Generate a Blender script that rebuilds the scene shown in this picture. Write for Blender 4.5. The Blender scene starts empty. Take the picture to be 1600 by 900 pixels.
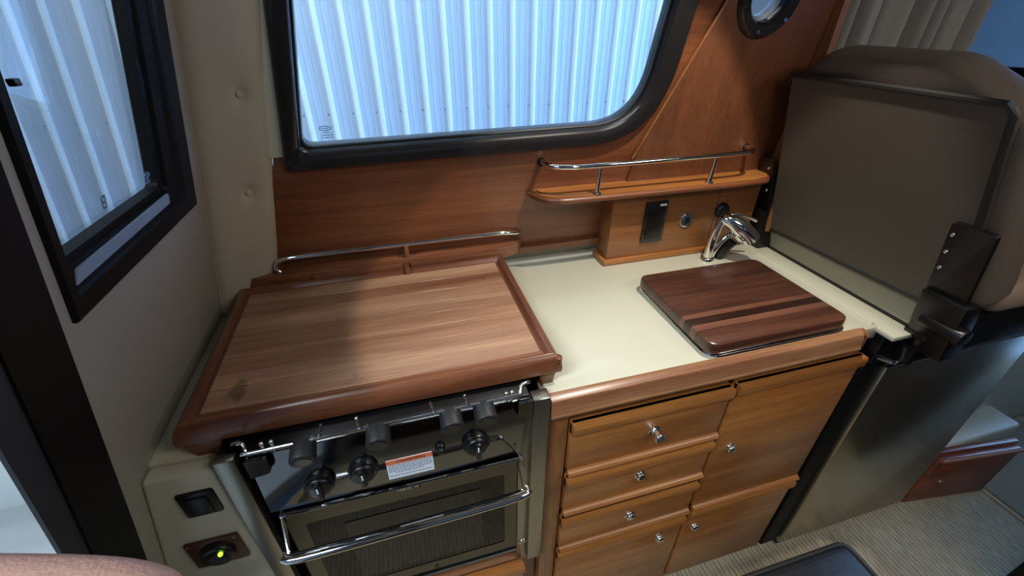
import bpy, bmesh, math, random
from mathutils import Vector, Matrix
random.seed(7)
sc = bpy.context.scene
COL = sc.collection

# ------------------------------------------------------------------ camera
cam_d = bpy.data.cameras.new('camera'); cam = bpy.data.objects.new('camera', cam_d); COL.objects.link(cam)
RC = [[0.962534, -0.271151, 0.002102], [-0.142066, -0.510877, -0.847833], [0.230965, 0.815770, -0.530258]]
m = Matrix.Identity(4)
for i in range(3):
    m[i][0] = RC[0][i]; m[i][1] = -RC[1][i]; m[i][2] = -RC[2][i]
m.translation = Vector((0, 0, 1.43))
cam.matrix_world = m
cam_d.sensor_width = 36; cam_d.lens = 671.78 / 1600 * 36; cam_d.clip_start = 0.01
sc.camera = cam
sc.view_settings.view_transform = 'Standard'; sc.view_settings.look = 'None'
sc.view_settings.gamma = 1; sc.view_settings.use_curve_mapping = False
sc.view_settings.exposure = 0.0

# ------------------------------------------------------------------ world and lights
w = bpy.data.worlds.new('shed_daylight'); sc.world = w; w.use_nodes = True
bg = w.node_tree.nodes['Background']; bg.inputs[0].default_value = (0.42, 0.62, 1.0, 1); bg.inputs[1].default_value = 0.28

def area(name, loc, target, sx, sy, power, color, spread=None):
    d = bpy.data.lights.new(name, 'AREA'); d.shape = 'RECTANGLE'; d.size = sx; d.size_y = sy
    d.energy = power; d.color = color
    if spread: d.spread = math.radians(spread)
    o = bpy.data.objects.new(name, d); COL.objects.link(o); o.location = loc
    o.rotation_euler = (Vector(target) - Vector(loc)).to_track_quat('-Z', 'Y').to_euler()
    return o
def spot(name, loc, target, power, color, size, blend, rad):
    d = bpy.data.lights.new(name, 'SPOT'); d.energy = power; d.color = color
    d.spot_size = math.radians(size); d.spot_blend = blend; d.shadow_soft_size = rad
    o = bpy.data.objects.new(name, d); COL.objects.link(o); o.location = loc
    o.rotation_euler = (Vector(target) - Vector(loc)).to_track_quat('-Z', 'Y').to_euler()
    return o
# unseen area lights added outside to brighten the shed walls and cockpit
area('shed_fill_light', (0.2, 2.1, 4.2), (0.2, 4.0, 0.6), 5.0, 0.5, 98, (0.90, 0.94, 1.0))
area('shed_fill_light', (3.9, 2.0, 3.3), (5.0, 2.4, 1.2), 2.4, 0.3, 950, (0.55, 0.78, 1.0), 110)  # added to brighten the shed end wall behind the windscreen
area('shed_fill_light', (-2.2, 1.2, 3.6), (-2.6, 4.0, 0.6), 2.0, 0.5, 52, (0.84, 0.93, 1.0))
area('shed_fill_light', (-1.7, -0.8, 3.2), (-1.6, 1.0, 0.3), 1.6, 0.5, 100, (0.80, 0.92, 1.0))  # added to brighten the cockpit side seen through the door
# added cabin lights: a spot for the bright patch and two fills
spot('patch_spot', (0.62, 0.50, 1.93), (0.52, 0.66, 0.9), 35, (1.0, 0.95, 0.86), 62, 0.08, 0.015)  # added spot; its cone edge draws the left border of the bright patch
area('cabin_fill_light', (0.75, -0.35, 1.95), (0.3, 0.5, 0.6), 0.4, 0.3, 4.2, (1.0, 0.94, 0.84))  # added fill for the galley side
area('cabin_fill_light', (1.45, -0.35, 1.95), (1.2, 0.1, 0.0), 0.4, 0.3, 6.5, (1.0, 0.94, 0.84))  # added fill to lift the floor and fridge

# ------------------------------------------------------------------ materials
def lin(h):
    c = [int(h[i:i+2], 16) / 255 for i in (0, 2, 4)]
    return tuple([x/12.92 if x <= .04045 else ((x+.055)/1.055)**2.4 for x in c]) + (1,)
def base(name):
    mt = bpy.data.materials.new(name); mt.use_nodes = True
    nt = mt.node_tree; b = nt.nodes['Principled BSDF']
    return mt, nt, b
def N(nt, t, **kw):
    n = nt.nodes.new(t)
    for k, v in kw.items(): setattr(n, k, v)
    return n
def plain(name, hexc, rough=.5, metal=0, bump=0, bscale=200, spec=.5, vary=.0, coat=0):
    mt, nt, b = base(name)
    b.inputs['Roughness'].default_value = rough; b.inputs['Metallic'].default_value = metal
    b.inputs['Specular IOR Level'].default_value = spec; b.inputs['Coat Weight'].default_value = coat
    tc = N(nt, 'ShaderNodeTexCoord')
    nz = N(nt, 'ShaderNodeTexNoise'); nz.inputs['Scale'].default_value = 9; nz.inputs['Detail'].default_value = 4
    nt.links.new(tc.outputs['Object'], nz.inputs['Vector'])
    mx = N(nt, 'ShaderNodeMixRGB'); c = lin(hexc)
    mx.inputs[1].default_value = tuple(x*(1-vary) for x in c[:3]) + (1,)
    mx.inputs[2].default_value = tuple(min(1, x*(1+vary)) for x in c[:3]) + (1,)
    nt.links.new(nz.outputs['Fac'], mx.inputs[0]); nt.links.new(mx.outputs[0], b.inputs['Base Color'])
    if bump:
        n2 = N(nt, 'ShaderNodeTexNoise'); n2.inputs['Scale'].default_value = bscale; n2.inputs['Detail'].default_value = 3
        nt.links.new(tc.outputs['Object'], n2.inputs['Vector'])
        bp = N(nt, 'ShaderNodeBump'); bp.inputs['Strength'].default_value = bump; bp.inputs['Distance'].default_value = .002
        nt.links.new(n2.outputs['Fac'], bp.inputs['Height']); nt.links.new(bp.outputs[0], b.inputs['Normal'])
    return mt
def wood(name, dark, light, axis=0, rough=.35, coat=.3, scale=1.0, vary=.0, streak=(.35, .7), stain=0):
    mt, nt, b = base(name)
    tc = N(nt, 'ShaderNodeTexCoord'); mp = N(nt, 'ShaderNodeMapping')
    s = [26*scale]*3; s[axis] = 1.6*scale
    mp.inputs['Scale'].default_value = s
    nt.links.new(tc.outputs['Object'], mp.inputs['Vector'])
    oi = N(nt, 'ShaderNodeObjectInfo')
    va = N(nt, 'ShaderNodeVectorMath', operation='MULTIPLY_ADD')
    va.inputs[1].default_value = (1, 1, 1)
    nt.links.new(mp.outputs[0], va.inputs[0])
    cm = N(nt, 'ShaderNodeMath', operation='MULTIPLY'); cm.inputs[1].default_value = 40
    nt.links.new(oi.outputs['Random'], cm.inputs[0]); nt.links.new(cm.outputs[0], va.inputs[2])
    n1 = N(nt, 'ShaderNodeTexNoise'); n1.inputs['Scale'].default_value = 1; n1.inputs['Detail'].default_value = 6; n1.inputs['Roughness'].default_value = .62
    n1.inputs['Distortion'].default_value = .3
    nt.links.new(va.outputs[0], n1.inputs['Vector'])
    cr = N(nt, 'ShaderNodeValToRGB'); cr.color_ramp.elements[0].position = streak[0]; cr.color_ramp.elements[1].position = streak[1]
    cr.color_ramp.elements[0].color = lin(dark); cr.color_ramp.elements[1].color = lin(light)
    nt.links.new(n1.outputs['Fac'], cr.inputs[0])
    # fine pores
    mp2 = N(nt, 'ShaderNodeMapping'); s2 = [420.]*3; s2[axis] = 14
    mp2.inputs['Scale'].default_value = s2; nt.links.new(tc.outputs['Object'], mp2.inputs['Vector'])
    n2 = N(nt, 'ShaderNodeTexNoise'); n2.inputs['Scale'].default_value = 1; n2.inputs['Detail'].default_value = 2
    nt.links.new(mp2.outputs[0], n2.inputs['Vector'])
    r2 = N(nt, 'ShaderNodeMapRange'); r2.inputs[1].default_value = .3; r2.inputs[2].default_value = .6; r2.inputs[3].default_value = .78; r2.inputs[4].default_value = 1.06
    nt.links.new(n2.outputs['Fac'], r2.inputs[0])
    hs = N(nt, 'ShaderNodeHueSaturation')
    nt.links.new(cr.outputs[0], hs.inputs['Color'])
    rv = N(nt, 'ShaderNodeMapRange'); rv.inputs[3].default_value = 1-vary; rv.inputs[4].default_value = 1+vary
    nt.links.new(oi.outputs['Random'], rv.inputs[0])
    mu = N(nt, 'ShaderNodeMath', operation='MULTIPLY')
    nt.links.new(rv.outputs[0], mu.inputs[0]); nt.links.new(r2.outputs[0], mu.inputs[1]); nt.links.new(mu.outputs[0], hs.inputs['Value'])
    out = hs.outputs[0]
    if stain:
        n3 = N(nt, 'ShaderNodeTexNoise'); n3.inputs['Scale'].default_value = 13; n3.inputs['Detail'].default_value = 5
        nt.links.new(tc.outputs['Object'], n3.inputs['Vector'])
        r3 = N(nt, 'ShaderNodeMapRange'); r3.inputs[1].default_value = .27; r3.inputs[2].default_value = .33; r3.inputs[3].default_value = 1-stain; r3.inputs[4].default_value = 1
        nt.links.new(n3.outputs['Fac'], r3.inputs[0])
        mm = N(nt, 'ShaderNodeMixRGB', blend_type='MULTIPLY'); mm.inputs[0].default_value = 1
        nt.links.new(out, mm.inputs[1]); nt.links.new(r3.outputs[0], mm.inputs[2]); out = mm.outputs[0]
    nt.links.new(out, b.inputs['Base Color'])
    bp = N(nt, 'ShaderNodeBump'); bp.inputs['Strength'].default_value = .15; bp.inputs['Distance'].default_value = .0006
    nt.links.new(n2.outputs['Fac'], bp.inputs['Height']); nt.links.new(bp.outputs[0], b.inputs['Normal'])
    b.inputs['Roughness'].default_value = rough; b.inputs['Coat Weight'].default_value = coat; b.inputs['Coat Roughness'].default_value = .25
    return mt
def brushed(name, hexc, rough=.25, axis=0, metal=1.0, dist=.0003):
    mt, nt, b = base(name)
    b.inputs['Base Color'].default_value = lin(hexc); b.inputs['Metallic'].default_value = metal
    tc = N(nt, 'ShaderNodeTexCoord'); mp = N(nt, 'ShaderNodeMapping'); s = [900.]*3; s[axis] = 8
    mp.inputs['Scale'].default_value = s; nt.links.new(tc.outputs['Object'], mp.inputs['Vector'])
    n = N(nt, 'ShaderNodeTexNoise'); n.inputs['Scale'].default_value = 1; nt.links.new(mp.outputs[0], n.inputs['Vector'])
    r = N(nt, 'ShaderNodeMapRange'); r.inputs[3].default_value = rough*.9; r.inputs[4].default_value = rough*1.1
    nt.links.new(n.outputs['Fac'], r.inputs[0]); nt.links.new(r.outputs[0], b.inputs['Roughness'])
    return mt
def glass(name, tint=(1, 1, 1), refl=.06):
    mt = bpy.data.materials.new(name); mt.use_nodes = True; nt = mt.node_tree; nt.nodes.clear()
    o = N(nt, 'ShaderNodeOutputMaterial'); t = N(nt, 'ShaderNodeBsdfTransparent'); g = N(nt, 'ShaderNodeBsdfGlossy')
    t.inputs[0].default_value = tuple(tint) + (1,); g.inputs['Roughness'].default_value = .02
    f = N(nt, 'ShaderNodeFresnel'); f.inputs[0].default_value = 1.35
    mu = N(nt, 'ShaderNodeMath', operation='MULTIPLY'); mu.inputs[1].default_value = refl*10
    x = N(nt, 'ShaderNodeMixShader')
    nt.links.new(f.outputs[0], mu.inputs[0]); nt.links.new(mu.outputs[0], x.inputs[0])
    nt.links.new(t.outputs[0], x.inputs[1]); nt.links.new(g.outputs[0], x.inputs[2]); nt.links.new(x.outputs[0], o.inputs[0])
    return mt
def emis(name, hexc, s):
    mt, nt, b = base(name); b.inputs['Base Color'].default_value = lin(hexc)
    b.inputs['Emission Color'].default_value = lin(hexc); b.inputs['Emission Strength'].default_value = s
    return mt

M = {
 'panel': wood('hull_panel_teak', '60341D', '864E2C', 0, .38, .35, .7),
 'panel2': wood('forward_panel_teak', '5E3822', '7A482A', 2, .42, .3, .6),
 'cab': wood('cabinet_teak', '935929', 'B8793E', 0, .36, .35, .8, .05),
 'nose': wood('counter_nosing_teak', '85553A', 'A97C56', 0, .34, .35, 1, .04),
 'nose2': wood('outlet_panel_teak', '7C4C28', '9C6638', 0, .36, .3, .8),
 'stile': wood('cabinet_stile_teak', '7C4E2C', '9A683C', 2, .38, .3, 1, .04),
 'lid': wood('lid_cedar', '764831', 'BE9676', 0, .36, .25, .55, .10, (.3, .72), .5),
 'lidrim': wood('lid_rim_cedar', '5A301C', '8E5A3C', 0, .3, .35, .9, .05),
 'lidrimy': wood('lid_side_rim_cedar', '58301F', '855540', 1, .3, .35, .9, .05),
 'board': wood('walnut_board', '361E16', '5E3829', 0, .28, .3, 1.3, .26),
 'hatch': wood('hatch_mahogany', '6A3420', '8A4A2E', 0, .38, .3, 1),
 'cream': plain('cream_gelcoat', 'C6C2AC', .34, vary=.02, coat=.1),
 'cream2': plain('cream_liner', 'C2BCA6', .4, vary=.03),
 'vinyl': plain('bulkhead_vinyl', 'A09A8B', .62, vary=.03, bump=.25, bscale=900),
 'vinylc': plain('column_vinyl', 'B8AF9A', .55, vary=.03, bump=.2, bscale=900),
 'blackframe': plain('black_window_frame', '23201F', .22, vary=.1, coat=.2),
 'blackpaint': plain('black_door_frame', '08090A', .55, vary=.1, spec=.22),
 'char': plain('charcoal_jamb', '2A2C30', .55, vary=.1),
 'black': plain('black_plastic', '0B0B0C', .35, vary=.1),
 'blackmatte': plain('matt_black_knob', '1B1B1D', .55, bump=.1),
 'iron': plain('cast_iron', '0C0C0C', .6, bump=.3),
 'chrome': plain('chrome', 'E6E6E2', .07, 1),
 'steel': brushed('stainless_brushed', 'A6A296', .28, 2, .95),
 'mirror': brushed('stainless_polished', '77787A', .10, 0),
 'doorsteel': brushed('oven_door_steel', '66635C', .18, 0),
 'fridgesteel': brushed('fridge_door_steel', 'B4AC98', .24, 2, .95),
 'ovenglass': plain('oven_glass', '050506', .06, spec=.3),
 'seat': plain('seat_cover_vinyl', '544B41', .6, bump=.3, bscale=700, vary=.06),
 'cush': plain('seat_cushion_vinyl', '5E5247', .6, bump=.3, bscale=500, vary=.06),
 'seatlight': plain('seat_cushion_tan', '8C7763', .42, bump=.2, bscale=500, vary=.06),
 'piping': plain('dark_piping', '1E1C19', .6),
 'tan': plain('seat_base_tan', 'A59D86', .5, vary=.05),
 'curtain': plain('curtain_cloth', '97938A', .9, bump=.4, bscale=700, vary=.05),
 'label': plain('white_label', 'DCE3EE', .4), 'orange': plain('orange_band', 'D8724A', .4),
 'print': plain('grey_print', '5E6470', .6), 'blackprint': plain('black_print', '141414', .6),
 'etch': plain('glass_etching', '5C7690', .6),
 'led': emis('green_led', '8CFF20', 6), 'walnutplate': plain('brown_plate', '4A2A18', .35, vary=.2),
 'skin': plain('skin', 'C49684', .55, bump=.25, bscale=900, vary=.08),
 'nail': plain('nail', 'DDB0A0', .3),
 'bag': plain('black_bag_cloth', '1A1B1D', .55, bump=.4, bscale=300, vary=.15),
 'shed': plain('shed_sheet_paint', 'AEC4DA', .5, vary=.02), 'rib': plain('shed_rib_paint', 'E0F0F8', .4, vary=.02),
 'shedblue': plain('shed_end_sheet', 'B4D0F4', .5), 'seam': plain('sheet_seam', '4C6C9C', .6),
 'concrete': plain('concrete', '9AA0A2', .8, vary=.1), 'cockpit': plain('white_gelcoat', 'D5DEE2', .35, vary=.03),
 'cockpitfloor': plain('cockpit_sole', '9AA2A6', .7, bump=.3, vary=.06),
 'dark': plain('dark_veneer', '3A281E', .5, vary=.1), 'ceil': plain('headliner', 'B9B4A6', .8),
 'reflblock': plain('reflection_block_dark', '24211E', .95, spec=.1),
 'navy': plain('navy_settee_cloth', '22354E', .8, vary=.1),
 'glass': glass('window_glass', (.95, .98, 1.0)), 'tint': glass('tinted_windshield', (.72, .86, 1.0), .08),
}
def carpet():
    mt, nt, b = base('ribbed_carpet')
    tc = N(nt, 'ShaderNodeTexCoord'); mp = N(nt, 'ShaderNodeMapping'); mp.inputs['Scale'].default_value = (1, .09, 1)
    nt.links.new(tc.outputs['Object'], mp.inputs['Vector'])
    wv = N(nt, 'ShaderNodeTexWave'); wv.inputs['Scale'].default_value = 22; wv.inputs['Distortion'].default_value = 1.2; wv.inputs['Detail'].default_value = 2
    nt.links.new(mp.outputs[0], wv.inputs['Vector'])
    mp2 = N(nt, 'ShaderNodeMapping'); mp2.inputs['Scale'].default_value = (160, 26, 1); nt.links.new(tc.outputs['Object'], mp2.inputs['Vector'])
    nz = N(nt, 'ShaderNodeTexNoise'); nz.inputs['Scale'].default_value = 1; nz.inputs['Detail'].default_value = 3
    nt.links.new(mp2.outputs[0], nz.inputs['Vector'])
    ad = N(nt, 'ShaderNodeMath', operation='MULTIPLY_ADD'); ad.inputs[1].default_value = .32
    nt.links.new(wv.outputs['Fac'], ad.inputs[0]); nt.links.new(nz.outputs['Fac'], ad.inputs[2])
    cr = N(nt, 'ShaderNodeValToRGB'); cr.color_ramp.elements[0].position = .42; cr.color_ramp.elements[1].position = .9
    cr.color_ramp.elements[0].color = lin('82765F'); cr.color_ramp.elements[1].color = lin('B5A88E')
    nt.links.new(ad.outputs[0], cr.inputs[0]); nt.links.new(cr.outputs[0], b.inputs['Base Color'])
    bp = N(nt, 'ShaderNodeBump'); bp.inputs['Strength'].default_value = .6; bp.inputs['Distance'].default_value = .004
    nt.links.new(ad.outputs[0], bp.inputs['Height']); nt.links.new(bp.outputs[0], b.inputs['Normal'])
    b.inputs['Roughness'].default_value = .95
    return mt
M['carpet'] = carpet()

# ------------------------------------------------------------------ mesh helpers (all in world coordinates)
def nb(): return bmesh.new()
def merge(dst, src):
    me = bpy.data.meshes.new('tmp'); src.to_mesh(me); src.free(); dst.from_mesh(me); bpy.data.meshes.remove(me); return dst
def cat(*bs):
    d = nb()
    for b in bs: merge(d, b)
    return d
def box(x0, x1, y0, y1, z0, z1, bev=0, seg=2, mat=None):
    b = nb(); bmesh.ops.create_cube(b, size=1)
    for v in b.verts: v.co = Vector(((x0+x1)/2 + v.co.x*(x1-x0), (y0+y1)/2 + v.co.y*(y1-y0), (z0+z1)/2 + v.co.z*(z1-z0)))
    if bev: bmesh.ops.bevel(b, geom=b.edges[:], offset=bev, segments=seg, profile=.5, affect='EDGES')
    if mat: b.transform(mat)
    return b
def hexa(bot, top, bev=0, seg=2):
    b = nb(); vs = [b.verts.new(p) for p in list(bot) + list(top)]
    b.faces.new(vs[0:4][::-1]); b.faces.new(vs[4:8])
    for i in range(4): j = (i+1) % 4; b.faces.new((vs[i], vs[j], vs[4+j], vs[4+i]))
    bmesh.ops.recalc_face_normals(b, faces=b.faces[:])
    if bev: bmesh.ops.bevel(b, geom=b.edges[:], offset=bev, segments=seg, profile=.5, affect='EDGES')
    return b
def cyl(p0, p1, r0, r1=None, seg=20, bev=0):
    if r1 is None: r1 = r0
    p0 = Vector(p0); p1 = Vector(p1); d = p1-p0
    b = nb(); bmesh.ops.create_cone(b, cap_ends=True, segments=seg, radius1=r0, radius2=r1, depth=d.length)
    if bev:
        es = [e for e in b.edges if len(e.link_faces) == 2 and any(len(f.verts) > 4 for f in e.link_faces)]
        bmesh.ops.bevel(b, geom=es, offset=bev, segments=2, profile=.5, affect='EDGES')
    b.transform(Matrix.Translation((p0+p1)/2) @ d.to_track_quat('Z', 'Y').to_matrix().to_4x4())
    return b
def sphere(c, r, sc_=(1, 1, 1), seg=16):
    b = nb(); bmesh.ops.create_uvsphere(b, u_segments=seg, v_segments=seg//2, radius=r)
    for v in b.verts: v.co = Vector((c[0]+v.co.x*sc_[0], c[1]+v.co.y*sc_[1], c[2]+v.co.z*sc_[2]))
    return b
def smoothpath(pts, n=6, closed=False):
    P = [Vector(p) for p in pts]; out = []; k = len(P)
    rng = range(k if closed else k-1)
    for i in rng:
        a = P[(i-1) % k] if closed or i > 0 else P[0]; b_ = P[i]; c = P[(i+1) % k]
        d = P[(i+2) % k] if closed or i+2 < k else P[-1]
        for j in range(n):
            t = j/n
            out.append(.5*((2*b_) + (-a+c)*t + (2*a-5*b_+4*c-d)*t*t + (-a+3*b_-3*c+d)*t**3))
    if not closed: out.append(P[-1])
    return out
def tube(pts, r, seg=10, closed=False, rs=None, flat=None):
    P = [Vector(p) for p in pts]; b = nb(); rings = []; n = len(P); up = None
    for i, p in enumerate(P):
        if closed: t = (P[(i+1) % n]-P[(i-1) % n]).normalized()
        else: t = (P[min(i+1, n-1)]-P[max(i-1, 0)]).normalized()
        if up is None:
            up = Vector((0, 0, 1)) if abs(t.z) < .9 else Vector((0, 1, 0))
        x = t.cross(up).normalized(); up2 = x.cross(t).normalized(); up = up2
        rr = rs[i] if rs else r
        rings.append([b.verts.new(p + x*math.cos(a)*rr + up2*math.sin(a)*rr*(flat or 1)) for a in [2*math.pi*k/seg for k in range(seg)]])
    for i in range(n if closed else n-1):
        A = rings[i]; B = rings[(i+1) % n]
        for k in range(seg): b.faces.new((A[k], A[(k+1) % seg], B[(k+1) % seg], B[k]))
    if not closed:
        b.faces.new(rings[0][::-1]); b.faces.new(rings[-1])
    bmesh.ops.recalc_face_normals(b, faces=b.faces[:])
    return b
def rpoly(corners, segs=6):
    """corners: (u, v, radius) -> list of rounded outline points, same count per corner"""
    n = len(corners); out = []
    for i in range(n):
        p = Vector(corners[i][:2]); a = Vector(corners[i-1][:2]); c = Vector(corners[(i+1) % n][:2]); r = corners[i][2]
        da = (a-p).normalized(); dc = (c-p).normalized()
        ang = da.angle(dc); t = min(r/math.tan(ang/2), (a-p).length*.49, (c-p).length*.49) if r > 0 else 0
        s = p+da*t; e = p+dc*t
        for k in range(segs+1):
            q = k/segs; out.append(tuple((1-q)**2*s + 2*q*(1-q)*p + q*q*e))
    return out
def slab(fn, outer, d0, d1, holes=(), bev=0):
    """fn(u, v, depth) -> point; polygon with holes, thickened from depth d0 to d1"""
    b = nb(); loops0 = []; loops1 = []
    for lp in [outer] + list(holes):
        cl = []
        for p in lp:
            if not cl or (Vector(p)-Vector(cl[-1])).length > 1e-6: cl.append(p)
        if (Vector(cl[0])-Vector(cl[-1])).length < 1e-6: cl.pop()
        loops0.append([b.verts.new(fn(u, v, d0)) for u, v in cl]); loops1.append([b.verts.new(fn(u, v, d1)) for u, v in cl])
    for loops in (loops0, loops1):
        es = []
        for lp in loops:
            for i in range(len(lp)): es.append(b.edges.new((lp[i], lp[(i+1) % len(lp)])))
        bmesh.ops.triangle_fill(b, use_beauty=True, use_dissolve=False, edges=es)
    for A, B in zip(loops0, loops1):
        for i in range(len(A)):
            j = (i+1) % len(A); b.faces.new((A[i], A[j], B[j], B[i]))
    bmesh.ops.recalc_face_normals(b, faces=b.faces[:])
    return b
def ring(fn, inner, outer, prof):
    """frame swept around: prof = [(t, depth)...] closed section"""
    b = nb(); n = len(inner); L = []
    for t, d in prof:
        L.append([b.verts.new(fn(inner[i][0]*(1-t)+outer[i][0]*t, inner[i][1]*(1-t)+outer[i][1]*t, d)) for i in range(n)])
    for k in range(len(L)):
        A = L[k]; B = L[(k+1) % len(L)]
        for i in range(n):
            j = (i+1) % n
            try: b.faces.new((A[i], A[j], B[j], B[i]))
            except ValueError: pass
    bmesh.ops.remove_doubles(b, verts=b.verts[:], dist=1e-6)
    bmesh.ops.recalc_face_normals(b, faces=b.faces[:])
    return b
def capsule_outline(): pass
ORG = {}
def link(name, bm, mat, parent=None, loc=None, smooth=True, label=None, cat_=None, kind=None, group=None):
    if parent is not None: L = ORG[parent.name]
    elif loc is not None: L = Vector(loc)
    else:
        xs = [v.co.x for v in bm.verts]; ys = [v.co.y for v in bm.verts]; zs = [v.co.z for v in bm.verts]
        L = Vector(((min(xs)+max(xs))/2, (min(ys)+max(ys))/2, min(zs)))
    bm.transform(Matrix.Translation(-L))
    me = bpy.data.meshes.new(name); bm.to_mesh(me); bm.free()
    me.materials.append(M[mat] if isinstance(mat, str) else mat)
    if smooth:
        for p in me.polygons: p.use_smooth = True
        try: me.set_sharp_from_angle(angle=math.radians(38))
        except Exception: pass
    o = bpy.data.objects.new(name, me); COL.objects.link(o)
    if parent is not None: o.parent = parent
    else: o.location = L
    ORG[o.name] = L
    tag(o, label, cat_, kind, group)
    return o
def tag(o, label=None, cat_=None, kind=None, group=None):
    if label: o['label'] = label
    if cat_: o['category'] = cat_
    if kind: o['kind'] = kind
    if group: o['group'] = group
def thing(name, loc, label, cat_, group=None, kind=None):
    o = bpy.data.objects.new(name, None); COL.objects.link(o); o.location = loc; o.empty_display_size = .05
    ORG[o.name] = Vector(loc); tag(o, label, cat_, kind, group); return o
def text(name, s, size, fn, mat, parent, extr=.0003):
    """flat lettering; fn maps (u, v) of the text to a point; meshed so it is real geometry"""
    cu = bpy.data.curves.new(name, 'FONT'); cu.body = s; cu.size = size; cu.align_x = 'CENTER'; cu.align_y = 'CENTER'; cu.extrude = extr; cu.resolution_u = 2
    o = bpy.data.objects.new(name, cu); COL.objects.link(o)
    dg = bpy.context.evaluated_depsgraph_get(); dg.update()
    me = bpy.data.meshes.new_from_object(o.evaluated_get(dg)); bpy.data.objects.remove(o)
    b = nb(); b.from_mesh(me); bpy.data.meshes.remove(me)
    for v in b.verts: v.co = Vector(fn(v.co.x, v.co.y, v.co.z))
    return link(name, b, mat, parent, smooth=False)

# planes of the boat
def hull(u, v, d=0):      # port side: u = x, v = z, d towards the cabin
    return Vector((u, .9577-.12*(v-.88)-d, v-.12*d))
def bulk(u, v, d=0):      # aft bulkhead: u = y, v = z, d towards the cabin
    return Vector((-.4+.215*(v-.88)+d, u, v-.215*d))

# ------------------------------------------------------------------ setting
link('floor', box(-.62, 3.2, -1.55, 1.1, -.04, 0), 'carpet', kind='structure', label='ribbed beige-grey carpet over the cabin floor')
link('ceiling', box(-.3, 3.2, -1.55, 1.0, 2.0, 2.05), 'ceil', kind='structure')
# aft bulkhead with window and door
ow = rpoly([(.466, 1.163, 0), (.838, 1.155, 0), (.806, 1.80, .01), (.44, 1.80, .01)], 4)
mid = [( .5*(a[0])+.5*b[0], .5*a[1]+.5*b[1]) for a, b in zip(ow, rpoly([(.490, 1.221, 0), (.737, 1.216, .012), (.748, 1.74, .02), (.47, 1.74, .02)], 4))]
wall_aft = link('wall_aft', slab(bulk, [(.452, -.02), (.452, .6), (.443, 1.33), (.43, 2.02), (.99, 2.02), (1.0, 1.4), (1.0, -.02)], -.03, 0, [mid]), 'vinyl', kind='structure',
     label='grey-beige vinyl bulkhead around the aft window')
link('wall_aft', slab(bulk, [(-1.55, 0), (-.5, 0), (-.5, 2.02), (-1.55, 2.02)], -.03, 0), 'vinyl', kind='structure')
# door frame
link('door_1', cat(slab(bulk, [(.384, 0), (.376, .88), (.372, 1.3), (.365, 2.0), (.43, 2.0), (.443, 1.33), (.452, .75), (.456, 0)], -.004, .003),
                   slab(bulk, [(-.5, 1.9), (.37, 1.9), (.37, 2.0), (-.5, 2.0)], -.05, .012),
                   slab(bulk, [(-.5, 0), (-.43, 0), (-.43, 1.95), (-.5, 1.95)], -.05, .012)), 'blackpaint', kind='structure', label='black frame of the open cabin door')
jd = link('trim_1', slab(bulk, [(.352, 0), (.347, .96), (.340, 1.12), (.335, 2.0), (.365, 2.0), (.372, 1.3), (.376, .88), (.384, 0)], -.004, .000), 'char', kind='structure', label='charcoal jamb inside the black door frame')
# aft window
w2 = thing('window_2', tuple(bulk(.65, 1.16)), 'black framed aft window with sloping sill beside the door', None, kind='structure')
inn = rpoly([(.490, 1.221, 0), (.737, 1.216, .012), (.748, 1.74, .02), (.47, 1.74, .02)], 4)
link('window_frame', ring(bulk, inn, ow, [(0, -.022), (0, -.008), (.13, -.007), (.15, -.002), (.46, .000), (.50, .004), (.56, .0065), (.96, .0065), (1, .004), (1, -.02)]), 'blackpaint', w2, smooth=False)
link('sill_strip', slab(bulk, [(.4885, 1.1945), (.742, 1.1915), (.742, 1.206), (.497, 1.209)], -.004, .0012), plain('grey_blue_sill', '8CA2B6', .22), w2, smooth=False, label='grey sill strip')
link('pane', slab(bulk, [(.485, 1.215), (.742, 1.21), (.753, 1.745), (.465, 1.745)], -.018, -.014), 'glass', w2, smooth=False)
link('latch', box(-.2925, -.286, .483, .491, 1.382, 1.388, .001), 'black', w2)
def etched(fn, parent, cu, cv, s, lines=3):
    o = [(cu+math.cos(a)*s, cv+math.sin(a)*s*.42) for a in [2*math.pi*k/28 for k in range(28)]]
    i_ = [(cu+math.cos(a)*s*.86, cv+math.sin(a)*s*.42*.76) for a in [2*math.pi*k/28 for k in range(28)]]
    bs = [ring(fn, i_, o, [(0, -.0195), (0, -.0185), (1, -.0185), (1, -.0195)])]
    for q in range(7):
        bs.append(slab(fn, [(cu-s*.6+q*s*.17, cv-s*.07), (cu-s*.6+q*s*.17+s*.11, cv-s*.07), (cu-s*.6+q*s*.17+s*.11, cv+s*.09), (cu-s*.6+q*s*.17, cv+s*.09)], -.0195, -.0185))
    for l in range(lines):
        y = cv-s*.75-l*s*.42; wd = s*(.55+.2*l); x = cu-wd
        while x < cu+wd:
            ww = s*random.uniform(.1, .3); bs.append(slab(fn, [(x, y), (x+ww, y), (x+ww, y+s*.13), (x, y+s*.13)], -.0195, -.0185)); x += ww+s*.07
    return link('etched_mark', cat(*bs), 'etch', parent, smooth=False)
etched(lambda u, v, d=0: bulk(u, v, d+.006), w2, .722, 1.238, .009, 2)
bs = [slab(bulk, rpoly([(.598, 1.232, .002), (.607, 1.232, .002), (.607, 1.248, .002), (.598, 1.248, .002)], 3), -.0195, -.0185, [rpoly([(.6, 1.2345, .001), (.605, 1.2345, .001), (.605, 1.239, .001), (.6, 1.239, .001)], 2), rpoly([(.6, 1.241, .001), (.605, 1.241, .001), (.605, 1.2455, .001), (.6, 1.2455, .001)], 2)])]
for b_ in bs: bmesh.ops.translate(b_, verts=b_.verts[:], vec=(.006, 0, 0))
link('etched_mark', cat(*bs), 'etch', w2, smooth=False)

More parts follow.
